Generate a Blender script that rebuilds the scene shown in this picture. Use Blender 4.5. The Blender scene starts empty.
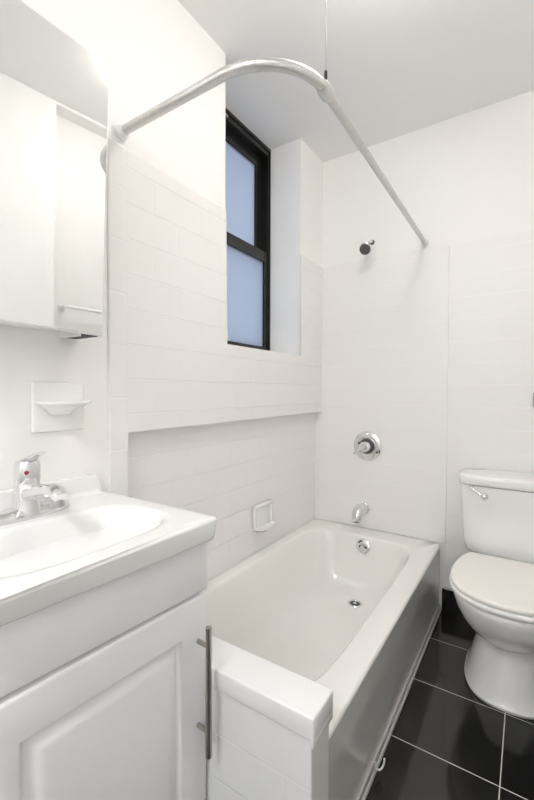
import bpy, bmesh, math, random
from mathutils import Vector, Matrix, Euler
random.seed(4)
SC = bpy.context.scene
COL = SC.collection
PI = math.pi

# ------------------------------------------------------------------ materials
def new_mat(name):
    m = bpy.data.materials.new(name); m.use_nodes = True
    nt = m.node_tree
    return m, nt, nt.nodes['Principled BSDF']

def mat(name, col, rough=.5, metal=0., coat=0., noise=0., nscale=8., bump=0., bscale=40., spec=.5):
    m, nt, b = new_mat(name)
    b.inputs['Base Color'].default_value = (*col, 1)
    b.inputs['Roughness'].default_value = rough
    b.inputs['Metallic'].default_value = metal
    b.inputs['Coat Weight'].default_value = coat
    b.inputs['Coat Roughness'].default_value = .06
    b.inputs['Specular IOR Level'].default_value = spec
    geo = nt.nodes.new('ShaderNodeNewGeometry')
    if noise:
        n = nt.nodes.new('ShaderNodeTexNoise'); n.inputs['Scale'].default_value = nscale; n.inputs['Detail'].default_value = 4
        nt.links.new(geo.outputs['Position'], n.inputs['Vector'])
        mx = nt.nodes.new('ShaderNodeMix'); mx.data_type = 'RGBA'
        mx.inputs['A'].default_value = (*[c*(1-noise) for c in col], 1)
        mx.inputs['B'].default_value = (*[min(1, c*(1+noise)) for c in col], 1)
        nt.links.new(n.outputs['Fac'], mx.inputs['Factor'])
        nt.links.new(mx.outputs['Result'], b.inputs['Base Color'])
    if bump:
        n2 = nt.nodes.new('ShaderNodeTexNoise'); n2.inputs['Scale'].default_value = bscale; n2.inputs['Detail'].default_value = 3
        nt.links.new(geo.outputs['Position'], n2.inputs['Vector'])
        bp = nt.nodes.new('ShaderNodeBump'); bp.inputs['Strength'].default_value = bump; bp.inputs['Distance'].default_value = .003
        nt.links.new(n2.outputs['Fac'], bp.inputs['Height'])
        nt.links.new(bp.outputs['Normal'], b.inputs['Normal'])
    return m

def tile_mat(name, axis, col, grout, u0=0., z0=0., bw=.216, rh=.108, mortar=.0016, rough=.2, bump=.5, vfac=.35, offset=.5, strip=False, upright=.3):
    """painted wall tiles; axis 'x' or 'y' or 'z' is the direction the wall faces"""
    m, nt, b = new_mat(name)
    L = nt.links.new
    geo = nt.nodes.new('ShaderNodeNewGeometry')
    sp = nt.nodes.new('ShaderNodeSeparateXYZ'); L(geo.outputs['Position'], sp.inputs[0])
    cb = nt.nodes.new('ShaderNodeCombineXYZ')
    if axis == 'x': u, v = 'Y', 'Z'
    elif axis == 'y': u, v = 'X', 'Z'
    else: u, v = 'X', 'Y'
    a = nt.nodes.new('ShaderNodeMath'); a.operation = 'SUBTRACT'; a.inputs[1].default_value = u0 - 40*bw; L(sp.outputs[u], a.inputs[0])
    c = nt.nodes.new('ShaderNodeMath'); c.operation = 'SUBTRACT'; c.inputs[1].default_value = z0 - 40*rh; L(sp.outputs[v], c.inputs[0])
    L(a.outputs[0], cb.inputs[0])
    if strip:      # upright bullnose tiles with taller courses along the edge
        lt = nt.nodes.new('ShaderNodeMath'); lt.operation = 'LESS_THAN'; lt.inputs[1].default_value = .783; L(sp.outputs['Y'], lt.inputs[0])
        sc = nt.nodes.new('ShaderNodeMath'); sc.operation = 'MULTIPLY_ADD'; sc.inputs[1].default_value = rh/.159; sc.inputs[2].default_value = -1.091*rh/.159 + 40*rh; L(sp.outputs['Z'], sc.inputs[0])
        mf = nt.nodes.new('ShaderNodeMix'); mf.data_type = 'FLOAT'; L(lt.outputs[0], mf.inputs['Factor']); L(c.outputs[0], mf.inputs['A']); L(sc.outputs[0], mf.inputs['B'])
        L(mf.outputs['Result'], cb.inputs[1])
    else:
        L(c.outputs[0], cb.inputs[1])
    br = nt.nodes.new('ShaderNodeTexBrick')
    br.inputs['Scale'].default_value = 1
    br.inputs['Brick Width'].default_value = bw
    br.inputs['Row Height'].default_value = rh
    br.inputs['Mortar Size'].default_value = mortar
    br.inputs['Mortar Smooth'].default_value = .35
    br.inputs['Bias'].default_value = 0
    br.offset = offset; br.squash = 1
    br.inputs['Color1'].default_value = (*col, 1)
    br.inputs['Color2'].default_value = (*[k*.985 for k in col], 1)
    br.inputs['Mortar'].default_value = (*grout, 1)
    L(cb.outputs[0], br.inputs['Vector'])
    n = nt.nodes.new('ShaderNodeTexNoise'); n.inputs['Scale'].default_value = 3.; n.inputs['Detail'].default_value = 3
    L(geo.outputs['Position'], n.inputs['Vector'])
    b2 = nt.nodes.new('ShaderNodeTexBrick'); b2.offset = 0; b2.squash = 1
    for k in ('Scale', 'Row Height', 'Mortar Size', 'Mortar Smooth'): b2.inputs[k].default_value = br.inputs[k].default_value
    b2.inputs['Brick Width'].default_value = 400.; L(cb.outputs[0], b2.inputs['Vector'])
    dim = nt.nodes.new('ShaderNodeMath'); dim.operation = 'MULTIPLY'; dim.inputs[1].default_value = upright; L(br.outputs['Fac'], dim.inputs[0])
    mxm = nt.nodes.new('ShaderNodeMath'); mxm.operation = 'MAXIMUM'; L(dim.outputs[0], mxm.inputs[0]); L(b2.outputs['Fac'], mxm.inputs[1])
    n2 = nt.nodes.new('ShaderNodeTexNoise'); n2.inputs['Scale'].default_value = 22.; n2.inputs['Detail'].default_value = 2
    L(geo.outputs['Position'], n2.inputs['Vector'])
    # joints fade in and out under the paint
    rmp = nt.nodes.new('ShaderNodeMapRange'); rmp.inputs['From Min'].default_value = .38; rmp.inputs['From Max'].default_value = .62
    rmp.inputs['To Min'].default_value = vfac; rmp.inputs['To Max'].default_value = 1.
    L(n.outputs['Fac'], rmp.inputs['Value'])
    mul = nt.nodes.new('ShaderNodeMath'); mul.operation = 'MULTIPLY'; L(mxm.outputs[0], mul.inputs[0]); L(rmp.outputs[0], mul.inputs[1])
    mx = nt.nodes.new('ShaderNodeMix'); mx.data_type = 'RGBA'
    mx.inputs['A'].default_value = (*col, 1); mx.inputs['B'].default_value = (*grout, 1)
    L(mul.outputs[0], mx.inputs['Factor']); L(mx.outputs['Result'], b.inputs['Base Color'])
    h = nt.nodes.new('ShaderNodeMath'); h.operation = 'MULTIPLY_ADD'; h.inputs[1].default_value = .10
    L(n2.outputs['Fac'], h.inputs[0])
    inv = nt.nodes.new('ShaderNodeMath'); inv.operation = 'MULTIPLY'; inv.inputs[1].default_value = -1.
    L(mul.outputs[0], inv.inputs[0]); L(inv.outputs[0], h.inputs[2])
    bp = nt.nodes.new('ShaderNodeBump'); bp.inputs['Strength'].default_value = bump; bp.inputs['Distance'].default_value = .0025
    L(h.outputs[0], bp.inputs['Height']); L(bp.outputs['Normal'], b.inputs['Normal'])
    b.inputs['Roughness'].default_value = rough
    b.inputs['Specular IOR Level'].default_value = .4
    return m

WHITE = (.85, .84, .815)
M = {}
M['paint'] = mat('wall_paint', (.905, .895, .875), .5, bump=.06, bscale=50, spec=.3)
M['ceiling'] = mat('ceiling_paint', (.90, .895, .885), .7, spec=.2)
TC = (.88, .865, .85); TG = (.94, .93, .92)
M['tile_left'] = tile_mat('painted_tile_left', 'x', TC, TG, u0=.783, z0=1.041, mortar=.0026, bump=1., strip=True)
M['tile_niche'] = tile_mat('painted_tile_niche', 'x', TC, TG, u0=.80, z0=.355, mortar=.0024, bump=.9)
M['tile_far'] = tile_mat('painted_tile_far', 'y', TC, TG, u0=0.05, z0=1.041, vfac=.2, bump=.4, bw=.432, rough=.34)
M['tile_knee'] = tile_mat('knee_tile', 'y', (.86, .86, .87), (.93, .93, .93), u0=.62, z0=.419-.108*3+.002, bw=.45, mortar=.0018, vfac=.9, bump=.6)
M['tile_cap'] = mat('cap_tile', (.89, .885, .885), .18, coat=.3)
M['floor'] = None
M['porcelain'] = mat('porcelain', (.88, .875, .86), .12, coat=.5)
M['enamel'] = mat('tub_enamel', (.88, .87, .845), .16, coat=.6)
M['apron'] = M['enamel']
M['toilet'] = mat('toilet_china', (.88, .88, .875), .08, coat=.5)
M['seat'] = mat('seat_plastic', (.90, .875, .83), .3, coat=.15)
M['cabinet'] = mat('cabinet_white', (.85, .85, .86), .38)
M['sink'] = mat('sink_top', (.88, .88, .875), .2, coat=.35)
M['chrome'] = mat('chrome', (.80, .80, .81), .09, 1.)
M['dchrome'] = mat('chrome_recess', (.10, .10, .10), .3, .6)
M['nickel'] = mat('brushed_nickel', (.42, .40, .37), .32, 1.)
M['rod'] = mat('rod_aluminium', (.66, .65, .635), .36, .85, noise=.12, nscale=60)
M['black'] = mat('window_black', (.012, .011, .011), .22)
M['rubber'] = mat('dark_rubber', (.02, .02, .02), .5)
M['sprayface'] = mat('spray_face', (.09, .09, .09), .4)
M['mirror'] = mat('mirror_glass', (.93, .94, .935), .01, 1.)
M['plastic'] = mat('white_plastic', (.85, .85, .84), .35)
M['greyplate'] = mat('grey_metal', (.45, .45, .45), .4, .6)
M['caulk'] = mat('caulk', (.50, .49, .48), .5)
M['reddot'] = mat('red_dot', (.25, .01, .02), .3)
M['blacktile'] = mat('black_tile', (.006, .006, .006), .1, coat=.2)
M['grout'] = mat('white_grout', (.62, .60, .57), .7)

def floor_mat():
    m, nt, b = new_mat('black_floor_tile'); L = nt.links.new
    geo = nt.nodes.new('ShaderNodeNewGeometry')
    mp = nt.nodes.new('ShaderNodeMapping'); mp.vector_type = 'POINT'
    mp.inputs['Location'].default_value = (-.9827+.305*20, -1.2786+.305*20, 0)
    L(geo.outputs['Position'], mp.inputs['Vector'])
    br = nt.nodes.new('ShaderNodeTexBrick'); br.offset = 0; br.squash = 1
    br.inputs['Scale'].default_value = 1; br.inputs['Brick Width'].default_value = .305; br.inputs['Row Height'].default_value = .305
    br.inputs['Mortar Size'].default_value = .0016; br.inputs['Mortar Smooth'].default_value = .1
    L(mp.outputs[0], br.inputs['Vector'])
    n = nt.nodes.new('ShaderNodeTexNoise'); n.inputs['Scale'].default_value = 2.5; n.inputs['Detail'].default_value = 6; n.inputs['Roughness'].default_value = .6
    L(geo.outputs['Position'], n.inputs['Vector'])
    cr = nt.nodes.new('ShaderNodeValToRGB')
    cr.color_ramp.elements[0].position = .4; cr.color_ramp.elements[0].color = (.004, .004, .004, 1)
    cr.color_ramp.elements[1].position = .75; cr.color_ramp.elements[1].color = (.020, .016, .012, 1)
    L(n.outputs['Fac'], cr.inputs[0])
    mx = nt.nodes.new('ShaderNodeMix'); mx.data_type = 'RGBA'
    L(br.outputs['Fac'], mx.inputs['Factor']); L(cr.outputs[0], mx.inputs['A']); mx.inputs['B'].default_value = (.60, .57, .52, 1)
    L(mx.outputs['Result'], b.inputs['Base Color'])
    n3 = nt.nodes.new('ShaderNodeTexNoise'); n3.inputs['Scale'].default_value = 5; n3.inputs['Detail'].default_value = 5
    L(geo.outputs['Position'], n3.inputs['Vector'])
    r = nt.nodes.new('ShaderNodeMapRange'); r.inputs['To Min'].default_value = .05; r.inputs['To Max'].default_value = .16
    L(n3.outputs['Fac'], r.inputs['Value'])
    mr = nt.nodes.new('ShaderNodeMix'); mr.data_type = 'FLOAT'
    L(br.outputs['Fac'], mr.inputs['Factor']); L(r.outputs[0], mr.inputs['A']); mr.inputs['B'].default_value = .7
    L(mr.outputs['Result'], b.inputs['Roughness'])
    bp = nt.nodes.new('ShaderNodeBump'); bp.inputs['Strength'].default_value = .25; bp.inputs['Distance'].default_value = .001; bp.invert = True
    L(br.outputs['Fac'], bp.inputs['Height']); L(bp.outputs['Normal'], b.inputs['Normal'])
    b.inputs['Specular IOR Level'].default_value = .5
    b.inputs['Coat Weight'].default_value = .2; b.inputs['Coat Roughness'].default_value = .04
    return m
M['floor'] = floor_mat()

def glass_mat():
    m, nt, b = new_mat('frosted_pane'); L = nt.links.new
    out = nt.nodes['Material Output']
    nt.nodes.remove(b)
    tr = nt.nodes.new('ShaderNodeBsdfTranslucent'); tr.inputs['Color'].default_value = (.86, .90, .95, 1)
    gl = nt.nodes.new('ShaderNodeBsdfGlossy'); gl.inputs['Roughness'].default_value = .25; gl.inputs['Color'].default_value = (.5, .5, .5, 1)
    mx = nt.nodes.new('ShaderNodeMixShader'); mx.inputs[0].default_value = .12
    L(tr.outputs[0], mx.inputs[1]); L(gl.outputs[0], mx.inputs[2]); L(mx.outputs[0], out.inputs['Surface'])
    return m
M['pane'] = glass_mat()

def lamp_mat(name, col, s):
    m, nt, b = new_mat(name)
    b.inputs['Base Color'].default_value = (.9, .9, .9, 1)
    b.inputs['Emission Color'].default_value = (*col, 1)
    b.inputs['Emission Strength'].default_value = s
    return m
M['lamp'] = lamp_mat('lamp_glass', (1, .96, .915), 12.5)
M['fill_lamp'] = lamp_mat('fill_lamp_glass', (.95, .97, 1), 26.)  # glow of the added fill lamp

# ------------------------------------------------------------------ helpers
def obj(name, bm, m, parent=None, smooth=True, auto=35):
    bmesh.ops.recalc_face_normals(bm, faces=bm.faces)
    me = bpy.data.meshes.new(name); bm.to_mesh(me); bm.free()
    ms = m if isinstance(m, (list, tuple)) else [m]
    for k in ms: me.materials.append(k)
    o = bpy.data.objects.new(name, me); COL.objects.link(o)
    if smooth:
        for p in me.polygons: p.use_smooth = True
        try: me.set_sharp_from_angle(angle=math.radians(auto))
        except Exception: pass
    if parent is not None: o.parent = parent
    return o

def struct(name, bm, m, parent=None, smooth=False):
    o = obj(name, bm, m, parent, smooth)
    o['kind'] = 'structure'
    return o

def tag(o, label, cat, group=None):
    o['label'] = label; o['category'] = cat
    if group: o['group'] = group
    return o

def thing(name, label, cat, loc=(0, 0, 0), rz=0, group=None):
    o = bpy.data.objects.new(name, None); COL.objects.link(o)
    o.location = loc; o.rotation_euler = (0, 0, rz); o.empty_display_size = .05
    return tag(o, label, cat, group)

def box(bm, x0, x1, y0, y1, z0, z1, bev=0., seg=2, mi=0):
    r = bmesh.ops.create_cube(bm, size=1)
    vs = r['verts']
    for v in vs:
        v.co = Vector(((x0+x1)/2 + v.co.x*(x1-x0), (y0+y1)/2 + v.co.y*(y1-y0), (z0+z1)/2 + v.co.z*(z1-z0)))
    fs = set(f for v in vs for f in v.link_faces)
    for f in fs: f.material_index = mi
    if bev:
        es = list(set(e for v in vs for e in v.link_edges))
        rr = bmesh.ops.bevel(bm, geom=es, offset=bev, segments=seg, profile=.5, affect='EDGES')
        for f in rr['faces']: f.material_index = mi
    return bm

def nb(): return bmesh.new()

def loft(bm, rings, cap0=False, cap1=False, mi=0):
    rs = [[bm.verts.new(p) for p in r] for r in rings]
    n = len(rs[0])
    for a, b in zip(rs, rs[1:]):
        for i in range(n):
            j = (i+1) % n
            f = bm.faces.new((a[i], a[j], b[j], b[i])); f.material_index = mi
    if cap0: bm.faces.new(rs[0][::-1]).material_index = mi
    if cap1: bm.faces.new(rs[-1]).material_index = mi
    return rs

def angles(n, extra=()):
    a = [2*PI*i/n for i in range(n)]
    for e in extra: a.append(e % (2*PI))
    a = sorted(a); o = [a[0]]
    for t in a[1:]:
        if t - o[-1] > 1e-3: o.append(t)
    return o

def sring(ang, cx, cy, z, x0, x1, y0, y1, n=2.):
    """superellipse ring about (cx,cy) reaching x0..x1 / y0..y1, by polar angle"""
    r = []
    for t in ang:
        c, s = math.cos(t), math.sin(t)
        a = (x1-cx) if c >= 0 else (cx-x0); b = (y1-cy) if s >= 0 else (cy-y0)
        ac, as_ = abs(c)/max(a, 1e-6), abs(s)/max(b, 1e-6)
        mxv = max(ac, as_)
        k = mxv*((ac/mxv)**n + (as_/mxv)**n)**(1/n)
        r.append((cx + c/k, cy + s/k, z))
    return r

def lathe(bm, prof, seg=32, mat4=None, mi=0):
    """prof: list of (r, h) along +Z; mat4 moves it"""
    rings = []
    for r, h in prof:
        rings.append([(max(r, 1e-5)*math.cos(2*PI*i/seg), max(r, 1e-5)*math.sin(2*PI*i/seg), h) for i in range(seg)])
    if mat4 is not None:
        rings = [[tuple(mat4 @ Vector(p)) for p in r] for r in rings]
    loft(bm, rings, True, True, mi)
    return bm

def aim(loc, d, up=(0, 0, 1)):
    q = Vector(d).normalized().to_track_quat('Z', 'Y')
    return Matrix.Translation(loc) @ q.to_matrix().to_4x4()

def tube(bm, pts, rad, seg=16, caps=True, flat=1., mi=0):
    pts = [Vector(p) for p in pts]; n = len(pts)
    rads = rad if isinstance(rad, (list, tuple)) else [rad]*n
    T = []
    for i in range(n):
        a = pts[max(i-1, 0)]; b = pts[min(i+1, n-1)]; T.append((b-a).normalized())
    ref = Vector((0, 0, 1)) if abs(T[0].z) < .9 else Vector((1, 0, 0))
    u = T[0].cross(ref).normalized(); rings = []
    for i in range(n):
        u = (u - T[i]*u.dot(T[i])).normalized(); v = T[i].cross(u)
        rings.append([tuple(pts[i] + (u*math.cos(2*PI*k/seg) + v*math.sin(2*PI*k/seg)*flat)*rads[i]) for k in range(seg)])
    loft(bm, rings, caps, caps, mi)
    return bm

def extr_poly(bm, poly, axis, a, b, bev=0., front_only=True, mi=0):
    """polygon of 2D points extruded from a to b along axis; the outline of the b side is bevelled"""
    def P(u, v, w):
        return {'x': (w, u, v), 'y': (u, w, v), 'z': (u, v, w)}[axis]
    va = [bm.verts.new(P(u, v, a)) for u, v in poly]; vb = [bm.verts.new(P(u, v, b)) for u, v in poly]
    n = len(poly)
    fa = bm.faces.new(va[::-1]); fb = bm.faces.new(vb); fs = [fa, fb]
    for i in range(n):
        j = (i+1) % n; fs.append(bm.faces.new((va[i], va[j], vb[j], vb[i])))
    for f in fs: f.material_index = mi
    if bev:
        es = [e for e in fb.edges]
        rr = bmesh.ops.bevel(bm, geom=es, offset=bev, segments=3, profile=.5, affect='EDGES')
        for f in rr['faces']: f.material_index = mi
    return bm

# ------------------------------------------------------------------ dimensions
D = 2.167          # tiled face of the far wall
C = 2.475          # ceiling
W = .672           # tub apron
T0 = .783          # start of the tub recess
RIM = .341
P = .008           # how far the tile stands proud of the paint
XR, XR2, YJ = 1.25, 1.335, .90
YB = -2.0

# ------------------------------------------------------------------ the room
b = nb()
box(b, -.40, 1.62, YB-.1, D+.2, -.12, 0)
struct('floor', b, M['floor'])
b = nb()
box(b, -.40, 1.62, YB-.1, D+.2, C, C+.12)
struct('ceiling', b, M['ceiling'])

WY0, WY1, WZ0, WX = 1.267, 1.9025, 1.3013, -.30
b = nb()
for args in ((WX, -P, YB-.1, T0, 0, C), (WX, -P, T0, D+.2, .989, WZ0), (WX, -P, T0, WY0, WZ0, C),
             (WX, -P, WY1, D+.2, WZ0, C), (WX, -.048, T0, D+.2, 0, .989)):
    box(b, *args, mi=0)
extr_poly(b, [(T0, .989), (D, .989), (D, 1.85), (WY1, 1.85), (WY1, WZ0), (WY0, WZ0), (WY0, 1.85), (.722, 1.85), (.722, 0), (T0, 0)], 'x', -P-.002, 0, .005, mi=1)
box(b, -.05, -.04, T0, D+.01, 0, .989, mi=2)
struct('wall_left', b, [M['paint'], M['tile_left'], M['tile_niche']])

b = nb()
box(b, -.30, 1.62, D+P, D+.2, 0, C, mi=0)
extr_poly(b, [(-.045, .3415), (.694, .3415), (.694, 1.85), (-.045, 1.85)], 'y', D+P+.002, D, .004, mi=1)
extr_poly(b, [(.694, .0), (XR2, .0), (XR2, 1.85), (.694, 1.85)], 'y', D+P+.002, D+P-.0025, .0015, mi=1)
struct('wall_far', b, [M['paint'], M['tile_far']])

b = nb()
box(b, XR2, XR2+.12, YJ, D+.2, 0, C)
box(b, XR, XR2+.12, YB-.1, YJ, 0, C)
box(b, XR, XR2, YJ, D+P, 2.462, C)
struct('wall_right', b, M['paint'])
b = nb()
box(b, -.3, 1.6, YB-.1, YB, 0, C)
struct('wall_near', b, M['paint'])

b = nb()
box(b, .680, XR2, D-.006, D+.006, 0, .113, .002)
bb = struct('baseboard_far', b, M['blacktile'])
b = nb(); box(b, .690, XR2, D-.0055, D+.006, .113, .1215, .001)
struct('trim_1', b, M['grout'])
b = nb(); box(b, XR2-.012, XR2, YJ+.01, D-.007, 0, .113, .002)
struct('baseboard_right', b, M['blacktile'])

# window in the deep recess
WXf = -.205
wb = nb()
F0, F1 = WY0, WY1
def frame(bm, x0, x1, y0, y1, z0, z1, wl, wr, wbm, wt, bev=.003):
    box(bm, x0, x1, y0, y0+wl, z0, z1, bev); box(bm, x0, x1, y1-wr, y1, z0, z1, bev)
    box(bm, x0, x1, y0+wl-.001, y1-wr+.001, z0, z0+wbm, bev); box(bm, x0, x1, y0+wl-.001, y1-wr+.001, z1-wt, z1, bev)
frame(wb, WXf-.085, WXf, F0, F1, WZ0, C, .022, .018, .035, .045)
box(wb, WXf-.001, WXf+.006, F0, F0+.012, WZ0, C, .002); box(wb, WXf-.001, WXf+.006, F1-.010, F1, WZ0, C, .002)
box(wb, WXf-.001, WXf+.006, F0, F1, C-.018, C, .002)
win = struct('window_1', wb, M['black'])
b = nb(); frame(b, WXf-.072, WXf-.042, F0+.022, F1-.018, 1.855, C-.045, .06, .062, .045, .060)
us = obj('upper_sash', b, M['black'], win, False)
b = nb(); box(b, WXf-.058, WXf-.052, F0+.078, F1-.076, 1.895, C-.10)
obj('pane', b, M['pane'], us, False)
b = nb(); frame(b, WXf-.036, WXf-.006, F0+.022, F1-.018, WZ0+.03, 1.897, .022, .026, .032, .06)
ls = obj('lower_sash', b, M['black'], win, False)
b = nb(); box(b, WXf-.024, WXf-.018, F0+.04, F1-.04, WZ0+.055, 1.845)
obj('pane', b, M['pane'], ls, False)
b = nb(); box(b, WXf-.006, WXf+.012, F0+.16, F0+.25, C-.042, C-.030, .004)
lt = obj('sash_catch', b, M['nickel'], win)

# ------------------------------------------------------------------ bathtub
def bathtub():
    t = thing('bathtub', 'long white built-in bathtub along the tiled window wall', 'bathtub', (.316, 1.48, 0))
    inv = Vector((.316, 1.48, 0))
    x0, x1, y0, y1 = -.039, W, T0, D-.001
    cx, cy = .32, 1.50
    ex = []
    for X in (x0, x1):
        for Y in (y0, y1):
            base = math.atan2(Y-cy, X-cx)
            for d in (-.012, 0, .012): ex.append(base+d)
    A = angles(160, ex)
    sq = 90.
    R = []
    R.append(sring(A, cx, cy, .0, x0, x1-.002, y0, y1, sq))
    R.append(sring(A, cx, cy, RIM-.016, x0, x1-.002, y0, y1, sq))
    for k in range(5):
        a = k/4*PI/2; r = .012
        R.append(sring(A, cx, cy, RIM-r+r*math.sin(a), x0+r*(1-math.cos(a))*.1, x1-r*(1-math.cos(a)), y0, y1, sq))
    # inner lip, quadrant by quadrant
    def inner(z, ins, n):
        return sring(A, cx, cy, z, .002+ins, .592-ins*.9, .845+ins*1.0, 2.055-ins*.9, n)
    def basin(z, a0, a1, b0, b1, n): return sring(A, cx, cy, z, a0, a1, b0, b1, n)
    R.append(inner(RIM, -.002, 7.)); R.append(inner(RIM-.0015, .004, 6.8)); R.append(inner(RIM-.006, .010, 6.4)); R.append(inner(RIM-.014, .014, 6.))
    R.append(basin(.28, .030, .568, .895, 2.035, 5.5))
    R.append(basin(.20, .048, .552, .95, 2.012, 5.))
    R.append(basin(.13, .066, .537, 1.01, 1.988, 4.6))
    R.append(basin(.09, .082, .520, 1.06, 1.968, 4.2))
    R.append(basin(.067, .105, .497, 1.11, 1.940, 3.8))
    R.append(basin(.056, .14, .46, 1.17, 1.90, 3.4))
    R.append(basin(.051, .20, .40, 1.28, 1.80, 3.))
    R.append(basin(.049, .30, .34, 1.49, 1.51, 2.))
    R = [[tuple(Vector(p)-inv) for p in r] for r in R]
    bm = nb(); loft(bm, R, False, True)
    obj('basin', bm, M['enamel'], t, True, 50)
    # moulding along the foot of the apron
    bm = nb(); box(bm, W-.008, W+.009, T0+.0, D-.009, .0, .014, .004, 3); box(bm, W-.006, W+.003, T0, D-.009, .012, .034, .003, 2)
    for v in bm.verts: v.co -= inv
    tag_o = obj('base_moulding', bm, M['caulk'], t); tag_o['label'] = 'grey moulding strip'
    return t
tub = bathtub()
TL = Vector((.316, 1.48, 0))

def plate_screw(bm, m4, r): lathe(bm, [(r, 0), (r, .0015), (r*.6, .002)], 10, m4)

# overflow plate on the sloping foot end
t = thing('overflow_plate', 'small round chrome overflow plate with two screws inside the tub end', 'overflow plate', (.312, 2.033, .292))
m4 = Matrix.Translation((0, 0, 0)) @ aim((0, 0, 0), (0, -1, .28))
bm = nb(); lathe(bm, [(.0, -.012), (.034, -.012), (.037, 0), (.0385, .003), (.036, .007), (.026, .010), (.010, .011), (0, .011)], 36, m4)
obj('plate', bm, M['chrome'], t)
for sx in (-1, 1):
    bm = nb(); lathe(bm, [(0, .006), (.0055, .006), (.0055, .0125), (.003, .0138), (0, .0138)], 12, m4 @ Matrix.Translation((sx*.016, -.004, 0)))
    o = obj('screw', bm, M['dchrome'], t); o['label'] = 'dark screw'
bm = nb(); tube(bm, [tuple(m4 @ Vector((.006, .030, .006))), tuple(m4 @ Vector((-.014, .024, .011))), tuple(m4 @ Vector((-.028, .010, .008)))], [.0022, .0042, .0022], 8)
obj('slot', bm, M['dchrome'], t)

t = thing('tub_drain', 'round chrome drain in the tub floor with a dark centre', 'drain', (.325, 1.880, .0535))
bm = nb(); lathe(bm, [(0, 0), (.034, 0), (.036, .003), (.033, .0055), (.026, .004), (.024, .001), (0, .001)], 36)
obj('flange', bm, M['chrome'], t)
bm = nb(); lathe(bm, [(0, .001), (.024, .001), (.024, .0032), (.017, .0036), (0, .0036)], 28)
obj('strainer', bm, M['dchrome'], t)
bm = nb(); lathe(bm, [(0, .0036), (.009, .0036), (.008, .007), (0, .008)], 20)
obj('knob', bm, M['chrome'], t)

t = thing('tub_spout', 'chrome tub spout low on the tiled end wall', 'tub spout', (.262, D, .452))
t.scale = (1.12, .92, 1.12)
bm = nb()
pts = [(0, 0, .002), (0, -.02, .004), (0, -.055, .004), (0, -.085, .0), (0, -.108, -.012), (0, -.118, -.030), (0, -.120, -.040)]
tube(bm, pts, [.028, .028, .0285, .0285, .0265, .0225, .0195], 28)
obj('body', bm, M['chrome'], t)
bm = nb(); lathe(bm, [(0, 0), (.033, 0), (.033, .004), (.029, .008), (0, .008)], 32, aim((0, -.0005, .002), (0, -1, 0)))
obj('escutcheon', bm, M['chrome'], t)
bm = nb(); lathe(bm, [(0, 0), (.0155, 0), (.0155, .003), (0, .003)], 20, aim((0, -.1202, -.0395), (0, -.03, -1)))
obj('outlet', bm, M['dchrome'], t)

t = thing('shower_valve', 'large round chrome shower valve with a single lever on the end wall', 'shower valve', (.283, D, .809))
bm = nb(); lathe(bm, [(0, 0), (.078, 0), (.081, .003), (.079, .007), (.070, .011), (.055, .0135), (.045, .0125), (.042, .010), (0, .010)], 56, aim((0, 0, 0), (0, -1, 0)))
obj('escutcheon', bm, M['chrome'], t)
bm = nb(); lathe(bm, [(.0, .008), (.041, .008), (.041, .013), (.033, .016), (0, .016)], 40, aim((0, 0, 0), (0, -1, 0)))
obj('bezel', bm, M['dchrome'], t)
bm = nb(); lathe(bm, [(0, .012), (.030, .012), (.031, .035), (.029, .055), (.020, .064), (0, .067)], 36, aim((0, 0, 0), (0, -1, 0)))
hb = obj('handle_hub', bm, M['chrome'], t)
bm = nb(); tube(bm, [(-.004, -.052, -.004), (-.022, -.058, -.016), (-.042, -.062, -.030), (-.056, -.064, -.040)], [.013, .011, .0095, .010], 14, flat=.7)
obj('lever', bm, M['chrome'], hb)
for sx, sz in ((-.045, .014), (.058, -.030)):
    bm = nb(); lathe(bm, [(0, .010), (.006, .010), (.006, .0145), (0, .0155)], 14, aim((sx, 0, sz), (0, -1, 0)))
    obj('screw', bm, M['dchrome'], t)

t = thing('wall_shower', 'small chrome shower head with a dark face high on the end wall', 'shower head', (.300, D, 1.940))
bm = nb(); lathe(bm, [(0, 0), (.013, 0), (.013, .003), (.010, .007), (0, .008)], 28, aim((0, 0, 0), (0, -1, 0)))
obj('flange', bm, M['dchrome'], t)
bm = nb(); tube(bm, [(0, 0, 0), (0, -.025, -.003), (0, -.052, -.018), (0, -.078, -.043)], .0085, 16)
obj('arm', bm, M['chrome'], t)
HD = Vector((.03, -.80, -.58)).normalized(); H0 = Vector((0, -.074, -.040))
bm = nb(); lathe(bm, [(0, -.008), (.011, -.008), (.015, 0), (.015, .008), (.010, .014), (.012, .018), (.022, .030), (.031, .046), (.033, .058), (.031, .060), (0, .060)], 32, aim(H0, HD))
hd = obj('head', bm, M['chrome'], t)
bm = nb(); lathe(bm, [(0, .0595), (.029, .0595), (.027, .063), (.012, .0645), (0, .0645)], 32, aim(H0, HD))
obj('spray_face', bm, M['sprayface'], hd)
bm = nb(); lathe(bm, [(.0, .002), (.0165, .002), (.0165, .006), (0, .006)], 28, aim(H0, HD)); obj('collar', bm, M['dchrome'], hd)

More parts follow.
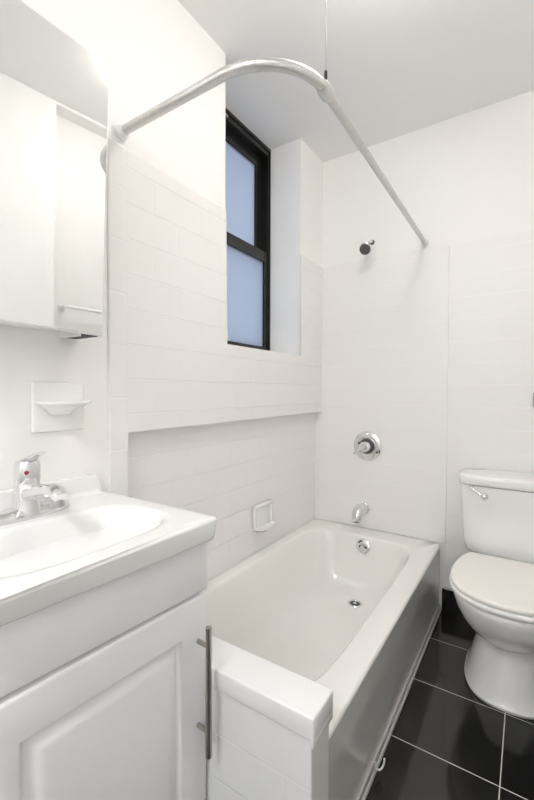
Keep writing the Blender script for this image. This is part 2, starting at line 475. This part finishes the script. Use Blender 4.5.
# ceramic soap dish of the tub wall: back plate, arched top, tray
def soap_dish(name, label, loc, w, h, ty, td, cat='soap dish', hood=True, m=None):
    t = thing(name, label, cat, loc)
    bm = nb(); box(bm, 0, .010, -w/2, w/2, -h/2, h/2, .006, 3)
    if hood:
        box(bm, .0, .022, -w/2, -w/2+.014, -h/2+.02, h/2, .006, 3); box(bm, .0, .022, w/2-.014, w/2, -h/2+.02, h/2, .006, 3)
        box(bm, .0, .024, -w/2, w/2, h/2-.016, h/2, .006, 3)
    obj('back_plate', bm, m or M['porcelain'], t)
    A = angles(40); R = []
    tw = w*.5 if hood else w*.44
    def ring(z, d, ww, n=3.2): return [(max(p[0], .004), p[1], p[2]) for p in sring(A, .006, 0, z, -.05, d, -ww, ww, n)]
    R = [ring(ty-.030, td*.30, tw*.45), ring(ty-.016, td*.5, tw*.6), ring(ty-.007, td*.80, tw*.85), ring(ty-.001, td*.98, tw*.98), ring(ty+.004, td, tw), ring(ty+.006, td-.003, tw-.003),
         ring(ty+.004, td-.008, tw-.008), ring(ty-.002, td-.014, tw-.014)]
    bm = nb(); loft(bm, R, True, True)
    obj('tray', bm, m or M['porcelain'], t)
    return t
soap_dish('soap_dish', 'white ceramic soap dish with arched back low on the tub wall', (-.040, 1.578, .513), .150, .125, -.048, .062)
soap_dish('soap_dish', 'white ceramic soap dish with flat square plate above the sink beneath the mirror', (-.008, .572, 1.070), .140, .130, .010, .092, hood=False, m=M['porcelain'])

# ------------------------------------------------------------------ knee wall at the head of the tub
b = nb()
KX0, KX1, KY0, KY1 = .0006, .684, .696, T0
box(b, KX0, KX1, KY0, KY1, 0, .421, .004, 2, mi=0)
for f in b.faces:
    if f.normal.x > .9: f.material_index = 1
struct('wall_knee', b, [M['tile_knee'], M['enamel']])
b = nb()
box(b, KX0, .692, .689, T0+.002, .421, .470, .005, 3)
box(b, .6835, .6918, .6895, T0+.0015, .407, .432, .003, 2)
struct('trim_2', b, M['tile_cap'], smooth=True)

# ------------------------------------------------------------------ shower curtain rod
t = thing('shower_curtain_rod', 'bent silver shower curtain rod hanging from the ceiling above the tub', 'curtain rod', (.585, .95, 1.885))
o0 = Vector((.585, .95, 1.885))
ZR = 1.886
pts = [(0.004, .768, 1.892), (.1, .768, 1.891), (.2, .767, 1.890), (.3, .766, 1.889), (.395, .765, 1.888)]
for k in range(1, 15):
    a = -PI/2 + k/14*PI/2*.98
    pts.append((.395 + .192*math.cos(a), .765+.178 + .178*math.sin(a), 1.888 - .002*k/14))
pts.append((.5855, .955, 1.886))
bm = nb(); tube(bm, [Vector(p)-o0 for p in pts], .0135, 24)
obj('bent_tube', bm, M['rod'], t)
bm = nb(); tube(bm, [Vector(p)-o0 for p in [(.5855, .95, 1.886), (.582, 1.4, 1.884), (.576, D-.004, 1.882)]], .0115, 24)
obj('straight_tube', bm, M['rod'], t)
bm = nb(); tube(bm, [Vector(p)-o0 for p in [(.5858, .925, 1.886), (.5857, .935, 1.886), (.5855, .962, 1.886), (.5854, .972, 1.886)]], [.0155, .0178, .0178, .0155], 24)
tube(bm, [Vector(p)-o0 for p in [(.5855, .95, 1.896), (.5855, .95, 1.906)]], .006, 12)
cp = obj('coupling', bm, M['rod'], t)
bm = nb(); lathe(bm, [(0, 0), (.024, 0), (.024, .003), (.0185, .008), (.0175, .018), (0, .018)], 32, aim(Vector((.0005, .768, 1.892))-o0, (1, 0, 0)))
obj('wall_flange', bm, M['plastic'], t)
bm = nb(); lathe(bm, [(0, 0), (.017, 0), (.017, .003), (.0145, .006), (.0135, .012), (0, .012)], 32, aim(Vector((.576, D-.0005, 1.882))-o0, (0, -1, 0)))
obj('wall_flange', bm, M['rod'], t)
bm = nb(); tube(bm, [Vector((.5855, .95, 1.92))-o0, Vector((.5855, .95, C-.003))-o0], .0012, 8)
wr = obj('support_wire', bm, M['greyplate'], t)
bm = nb(); tube(bm, [Vector((.5855, .95, 1.903))-o0, Vector((.5855, .95, 1.909))-o0, Vector((.5855, .95, 1.937))-o0, Vector((.5855, .95, 1.940))-o0], [.002, .0042, .0042, .002], 12)
o = obj('turnbuckle', bm, M['rubber'], wr); o['label'] = 'black turnbuckle'
bm = nb(); lathe(bm, [(0, 0), (.016, 0), (.014, .004), (0, .006)], 20, aim(Vector((.5855, .95, C-.0005))-o0, (0, 0, -1)))
obj('ceiling_plate', bm, M['plastic'], t)

# ------------------------------------------------------------------ vanity cabinet
VY0, VY1 = .205, .6875
VT = .773
van = thing('vanity_cabinet', 'white vanity cabinet with one raised panel door under the sink', 'cabinet', (.418, VY1, 0), math.radians(-4.2))
# local frame: x out of the front, y along the wall (negative = towards the camera)
wv = .474
bm = nb(); box(bm, -.385, -.018, -wv, -wv+.016, .09, VT-.0005, .001); box(bm, -.385, -.018, -.016, 0, .09, VT-.0005, .001); box(bm, -.385, -.018, -wv+.015, -.015, .09, .106, .001); box(bm, -.385, -.379, -wv+.015, -.015, .1, .62, .001); box(bm, -.036, -.018, -wv+.015, -.015, .60, VT-.0005, .001); box(bm, -.385, -.075, -wv+.002, -.002, .0005, .092)
obj('body', bm, M['cabinet'], van, False)
bm = nb(); box(bm, -.0175, -.001, -wv+.001, -.001, .654, VT-.001, .0025, 2)
obj('false_drawer_front', bm, M['cabinet'], van)
def panel_door(y0, y1, z0, z1, th, m, parent):
    bm = nb()
    def rect(x, i): return [(x, y0+i, z0+i), (x, y1-i, z0+i), (x, y1-i, z1-i), (x, y0+i, z1-i)]
    R = [rect(-th, 0), rect(-.006, 0), rect(-.0015, .003), rect(0, .010), rect(0, .074), rect(-.0015, .077), rect(-.008, .081), rect(-.0112, .0845), rect(-.0105, .088), rect(-.0018, .104), rect(-.0003, .110), rect(0, .115)]
    loft(bm, R, True, True)
    return obj('door', bm, m, parent, True, 50)
door = panel_door(-wv+.001, -.001, .10, .645, .0172, M['cabinet'], van)
# bar handle
bm = nb()
hx, hy = .034, -.030
tube(bm, [(hx, hy, .296), (hx, hy, .2965), (hx, hy, .589), (hx, hy, .5895)], [.0063, .0070, .0070, .0063], 18)
hd = obj('handle', bm, M['nickel'], door)
for z in (.352, .545):
    bm = nb(); tube(bm, [(-.0005, hy, z), (hx-.003, hy, z)], .0052, 14)
    obj('handle_post', bm, M['nickel'], hd)

# ------------------------------------------------------------------ sink top
def sink():
    t = thing('sink_top', 'white one-piece sink top with oval basin and low backsplash on the vanity', 'sink', (.2, .445, VT))
    inv = Vector((.2, .445, VT))
    x0, x1, y0, y1 = -.0075, .447, .198, .695
    cx, cy = .262, .445
    ZT = .826
    ex = []
    for X in (x0, x1):
        for Y in (y0, y1):
            b0 = math.atan2(Y-cy, X-cx)
            for d in (-.06, -.03, -.015, 0, .015, .03, .06): ex.append(b0+d)
    A = angles(120, ex)
    R = []
    def outer(z, i, n=60): return sring(A, cx, cy, z, x0, x1-i, y0+i, y1-i, n)
    R.append(outer(VT+.0003, .030)); R.append(outer(VT+.0003, .010)); R.append(outer(VT+.003, .007)); R.append(outer(VT+.010, .0055))
    for k in range(6):
        a = k/5*PI/2; r = .009
        R.append(outer(ZT-r+r*math.sin(a), .002+r*(1-math.cos(a))))
    R.append(outer(ZT-.0005, .026, 20))
    def bas(z, i, n=3.0): return sring(A, cx, cy, z, .140+i*.8, .385-i, .245+i, .645-i, n)
    R.append(sring(A, cx, cy, ZT-.001, .128, .402, .232, .655, 3.3))
    R.append(bas(ZT-.002, -.003)); R.append(bas(ZT-.005, .001)); R.append(bas(ZT-.013, .006)); R.append(bas(ZT-.035, .013)); R.append(bas(ZT-.07, .025)); R.append(bas(ZT-.10, .045))
    R.append(bas(ZT-.118, .072)); R.append(bas(ZT-.124, .10, 2.1))
    R = [[(p[0] - ((y1-p[1])*(.07 if p[2] < ZT-.012 else .03) if p[0] > .38 and p[2] < ZT-.0003 and abs(p[0]-cx) > .14 else 0), p[1], p[2]) for p in r] for r in R]
    R = [[tuple(Vector(p)-inv) for p in r] for r in R]
    bm = nb(); loft(bm, R, True, True)
    obj('basin', bm, M['sink'], t, True, 60)
    # backsplash with a swept right end
    bm = nb()
    poly = [(y0, ZT-.006), (y0, .876)] + [(.640+.0, .8765), (.655, .8762)]
    for k in range(0, 9):
        a = k/8
        poly.append((.660+.028*a, .876-.048*(a**1.7)))
    poly.append((.688, ZT-.006))
    extr_poly(bm, poly, 'x', x0+.001, .019, .006)
    # cove at its foot
    prof = [(.017, ZT+.014), (.020, ZT+.006), (.027, ZT+.001), (.040, ZT-.0012), (.017, ZT-.004)]
    rings = [[(px, yy, pz) for px, pz in prof] for yy in (y0+.004, .672)]
    loft(bm, rings, True, True)
    for v in bm.verts: v.co -= inv
    obj('backsplash', bm, M['sink'], t, True, 40)
    bm = nb(); lathe(bm, [(0, 0), (.021, 0), (.022, .002), (.017, .003), (.014, .001), (0, .001)], 28, Matrix.Translation(Vector((.262, .445, ZT-.1238))-inv))
    obj('drain', bm, M['chrome'], t)
    return t
sink()

def faucet():
    t = thing('faucet', 'chrome single lever faucet on the back of the sink', 'faucet', (.082, .452, .8252), 0)
    A = angles(56)
    R = [sring(A, 0, 0, z, -a, a, -bq, bq, 2.4) for z, a, bq in ((0, .027, .080), (.006, .0275, .0805), (.011, .025, .078), (.017, .019, .068), (.020, .012, .05))]
    bm = nb(); loft(bm, R, True, True)
    obj('base_plate', bm, M['chrome'], t)
    bm = nb(); lathe(bm, [(0, .008), (.029, .008), (.026, .020), (.0235, .040), (.0225, .062), (.021, .066), (0, .066)], 32)
    obj('body', bm, M['chrome'], t)
    bm = nb()
    tube(bm, [(.002, 0, .044), (.030, 0, .049), (.060, 0, .056), (.085, 0, .060), (.104, 0, .059), (.116, 0, .052)], [.0185, .0180, .0165, .0155, .0150, .0115], 22, flat=.85)
    sp = obj('spout', bm, M['chrome'], t)
    bm = nb(); lathe(bm, [(0, 0), (.0105, 0), (.0115, .004), (.0115, .016), (0, .016)], 24, aim((.103, 0, .051), (.05, 0, -1)))
    o = obj('aerator', bm, M['greyplate'], sp)
    bm = nb(); lathe(bm, [(0, .064), (.0215, .064), (.0225, .074), (.0225, .098), (.019, .106), (.010, .110), (0, .111)], 32)
    hd = obj('handle', bm, M['chrome'], t)
    bm = nb(); tube(bm, [(-.010, 0, .104), (.010, 0, .110), (.034, 0, .119), (.052, 0, .125)], [.0135, .0140, .0110, .0085], 18, flat=.42)
    obj('lever', bm, M['chrome'], hd)
    bm = nb(); lathe(bm, [(0, 0), (.0042, 0), (.0036, .0022), (0, .0026)], 14, aim((.0222*math.cos(-.5), .0222*math.sin(-.5), .087), (math.cos(-.5), math.sin(-.5), 0)))
    o = obj('temperature_dot', bm, M['reddot'], hd); o['label'] = 'dark red dot'
    t.scale = (1.2, 1.2, 1.2)
    return t
faucet()

# ------------------------------------------------------------------ mirror cabinet
t = thing('mirror_cabinet', 'white wall cabinet with a large mirror door above the sink', 'mirror cabinet', (-.008, .25, 1.257))
bm = nb(); box(bm, .0005, .044, -.42, .290, .010, .680, .003); box(bm, .0005, .040, .289, .33, .012, .678, .001); box(bm, .0005, .090, .326, .335, -.006, .05, .001)
obj('body', bm, M['plastic'], t, False)
bm = nb(); box(bm, .0005, .096, .3355, .378, -.003, .003, .001)  # black piece stands in for the shaded gap between mirror door and wall
obj('gap_shade_panel', bm, M['rubber'], t, False)['label'] = 'black panel added as shade under the mirror door'
def mirror_part(name, bm, m, parent, tilt=True):
    # door hinged on the camera side, slightly ajar and leaning out at the top
    Mx = Matrix.Translation((.050, -.42, .014)) @ Euler((math.radians(-1.3), math.radians(1.2), math.radians(-4.5))).to_matrix().to_4x4()
    for v in bm.verts: v.co = Mx @ v.co
    return obj(name, bm, m, parent)
bm = nb(); box(bm, 0, .012, 0, .796, 0, .690, .002, 2)
dp = mirror_part('door', bm, M['plastic'], t)
bm = nb(); box(bm, .0122, .0145, .004, .792, .004, .686, .0008, 1)
mirror_part('mirror', bm, M['mirror'], dp)

# ------------------------------------------------------------------ toilet
def toilet():
    t = thing('toilet', 'white two-piece toilet with cream lid standing beside the tub', 'toilet', (.985, 0, 0))
    A = angles(72)
    def eg(z, a, yf, yb, n=2.1, cyo=None):
        cy = cyo if cyo is not None else yf + (yb-yf)*.52
        return sring(A, 0, cy, z, -a, a, yf, yb, n)
    R = [eg(.0005, .150, 1.590, 2.02, 2.6), eg(.010, .153, 1.587, 2.022, 2.6), eg(.015, .150, 1.592, 2.02, 2.6), eg(.020, .146, 1.597, 2.015, 2.6), eg(.06, .135, 1.610, 2.01, 2.5), eg(.12, .119, 1.632, 2.0, 2.4),
         eg(.17, .106, 1.650, 1.99, 2.3), eg(.205, .099, 1.660, 1.985, 2.2), eg(.22, .094, 1.665, 1.98, 2.2)]
    bm = nb(); loft(bm, R, True, True)
    obj('pedestal', bm, M['toilet'], t, True, 60)
    R = [eg(.188, .090, 1.668, 1.97), eg(.193, .108, 1.640, 1.99), eg(.205, .127, 1.610, 2.0), eg(.23, .149, 1.573, 2.0), eg(.27, .170, 1.532, 2.0), eg(.31, .184, 1.505, 1.995), eg(.345, .192, 1.490, 1.985),
         eg(.362, .195, 1.484, 1.98), eg(.374, .195, 1.484, 1.98), eg(.380, .190, 1.490, 1.975)]
    bm = nb(); loft(bm, R, True, True)
    box(bm, -.115, .115, 1.88, 2.15, .31, .386, .010, 3)
    obj('bowl', bm, M['toilet'], t, True, 60)
    def flat(z0, z1, a, yf, yb, r):
        cy = 1.70; Rr = []
        def q(z, i):
            pts = sring(A, 0, cy, z, -a+i, a-i, yf+i, yb+.10, 2.25)
            return [(x, min(y, yb-i), z) for x, y, z in pts]
        Rr.append(q(z0, r)); Rr.append(q(z0+r*.5, r*.2)); Rr.append(q(z0+r, 0)); Rr.append(q(z1-r, 0)); Rr.append(q(z1-r*.4, r*.25)); Rr.append(q(z1, r*1.2)); Rr.append(q(z1+.001, r*4))
        return Rr
    bm = nb(); loft(bm, flat(.3865, .401, .198, 1.476, 1.915, .004), True, True)
    st = obj('seat', bm, M['plastic'], t, True, 50)
    bm = nb(); loft(bm, flat(.4045, .420, .195, 1.484, 1.922, .005), True, True)
    obj('lid', bm, M['seat'], t, True, 50)['label'] = 'cream lid'
    for sx in (-1, 1):
        bm = nb(); tube(bm, [(sx*.075-.018, 1.928, .402), (sx*.075+.018, 1.928, .402)], .009, 14)
        obj('hinge', bm, M['plastic'], t)
    # tank
    B = angles(64)
    def tk(z, a, yf, n=6.): return sring(B, 0, 2.07, z, -a, a, yf, 2.158, n)
    R = [tk(.3875, .140, 2.0), tk(.389, .160, 1.985), tk(.396, .174, 1.972), tk(.414, .186, 1.962), tk(.46, .194, 1.960), tk(.55, .200, 1.958), tk(.65, .206, 1.956), tk(.699, .208, 1.955), tk(.700, .203, 1.960)]
    bm = nb(); loft(bm, R, True, True)
    tank = obj('tank', bm, M['toilet'], t, True, 60)
    R = [tk(.7035, .205, 1.958), tk(.704, .212, 1.951), tk(.706, .214, 1.949), tk(.732, .215, 1.948), tk(.740, .214, 1.949), tk(.744, .206, 1.957), tk(.745, .18, 1.98)]
    bm = nb(); loft(bm, R, True, True)
    obj('tank_lid', bm, M['toilet'], t, True, 60)
    bm = nb(); tube(bm, [(-.155, 1.952, .694), (-.155, 1.936, .693), (-.140, 1.930, .686), (-.120, 1.928, .674), (-.106, 1.926, .667)], [.009, .008, .0062, .0075, .009], 12)
    lv = obj('flush_lever', bm, M['chrome'], tank)
    bm = nb(); bmesh.ops.create_uvsphere(bm, u_segments=20, v_segments=12, radius=.015, matrix=Matrix.Translation((-.102, 1.926, .666)))
    obj('knob', bm, M['chrome'], lv)
    return t
toilet()

# small fittings
t = tag(obj('wall_plate', box(nb(), 1.050, 1.120, D-.014, D+.004, 1.050, 1.112, .003), M['greyplate']), 'small grey wall plate at the right edge above the toilet', 'wall plate')

bm = nb(); pts = []
for k in range(17):
    a = PI*.98 + k/16*PI*1.05
    pts.append((.6905 + .010*math.cos(a), 1.120 + .012*math.cos(a), .046 + .026*math.sin(a)))
tube(bm, pts, .0028, 10)
tag(obj('plastic_hook', bm, M['plastic']), 'small white curved plastic hook at the foot of the tub apron', 'hook')

# towel bar seen in the mirror, on the wall across the room
t = thing('towel_bar', 'white towel bar reflected in the mirror on the opposite wall', 'towel bar', (XR2, 1.02, 1.50))
bm = nb(); tube(bm, [(-.05, -.06, 0), (-.05, .25, 0)], .009, 16); obj('bar', bm, M['plastic'], t)
for y in (-.055, .245):
    bm = nb(); tube(bm, [(0, y, 0), (-.006, y, 0), (-.012, y, 0), (-.056, y, 0)], [.018, .018, .011, .010], 16); obj('bracket', bm, M['plastic'], t)

# ceiling lamp, plus an added fill lamp behind the camera
def lamp(name, label, loc, r, m):
    t = thing(name, label, 'ceiling lamp', loc)
    bm = nb(); lathe(bm, [(0, 0), (r*1.06, 0), (r*1.06, -.012), (r*.98, -.022), (0, -.022)], 40); obj('canopy', bm, M['plastic'], t)
    bm = nb(); lathe(bm, [(0, -.0225), (r*.95, -.0225), (r*.93, -.045), (r*.75, -.072), (r*.45, -.088), (0, -.094)], 40); obj('shade', bm, m, t)
lamp('ceiling_lamp', 'round frosted ceiling lamp above the bathroom, out of frame', (.72, 1.12, C-.0005), .14, M['lamp'])
lamp('ceiling_lamp', 'round frosted fill lamp added on the ceiling behind the camera', (.72, -1.0, C-.0005), .20, M['fill_lamp'])  # made-up source, brightens surfaces facing the camera

# ------------------------------------------------------------------ world
w = bpy.data.worlds.new('World'); SC.world = w; w.use_nodes = True
nt = w.node_tree; bg = nt.nodes['Background']
tc = nt.nodes.new('ShaderNodeTexCoord'); sp = nt.nodes.new('ShaderNodeSeparateXYZ'); nt.links.new(tc.outputs['Generated'], sp.inputs[0])
cr = nt.nodes.new('ShaderNodeValToRGB'); nt.links.new(sp.outputs['Z'], cr.inputs[0])
cr.color_ramp.elements[0].position = 0.; cr.color_ramp.elements[0].color = (.30, .34, .43, 1)
cr.color_ramp.elements[1].position = .8; cr.color_ramp.elements[1].color = (.78, .86, 1.0, 1)
nt.links.new(cr.outputs[0], bg.inputs['Color']); bg.inputs['Strength'].default_value = .72

# ------------------------------------------------------------------ camera
cam = bpy.data.cameras.new('camera'); co = bpy.data.objects.new('camera', cam); COL.objects.link(co)
cam.sensor_fit = 'HORIZONTAL'; cam.sensor_width = 36; cam.lens = 36*396.72/534; cam.clip_start = .01
yaw, pit, rol = [math.radians(v) for v in (33.3947, -1.211, .2174)]
F = Vector((-math.sin(yaw)*math.cos(pit), math.cos(yaw)*math.cos(pit), math.sin(pit)))
Rv = Vector((math.cos(yaw), math.sin(yaw), 0)); U = Rv.cross(F)
R2 = Rv*math.cos(rol) + U*math.sin(rol); U2 = U*math.cos(rol) - Rv*math.sin(rol)
mm = Matrix((R2, U2, -F)).transposed().to_4x4(); mm.translation = (1.0341, 0, 1.1118)
co.matrix_world = mm
SC.camera = co
vs = SC.view_settings
vs.view_transform = 'Standard'; vs.look = 'None'; vs.gamma = 1; vs.use_curve_mapping = False
vs.exposure = 1.06
SC.cycles.max_bounces = 16; SC.cycles.diffuse_bounces = 10; SC.cycles.glossy_bounces = 6
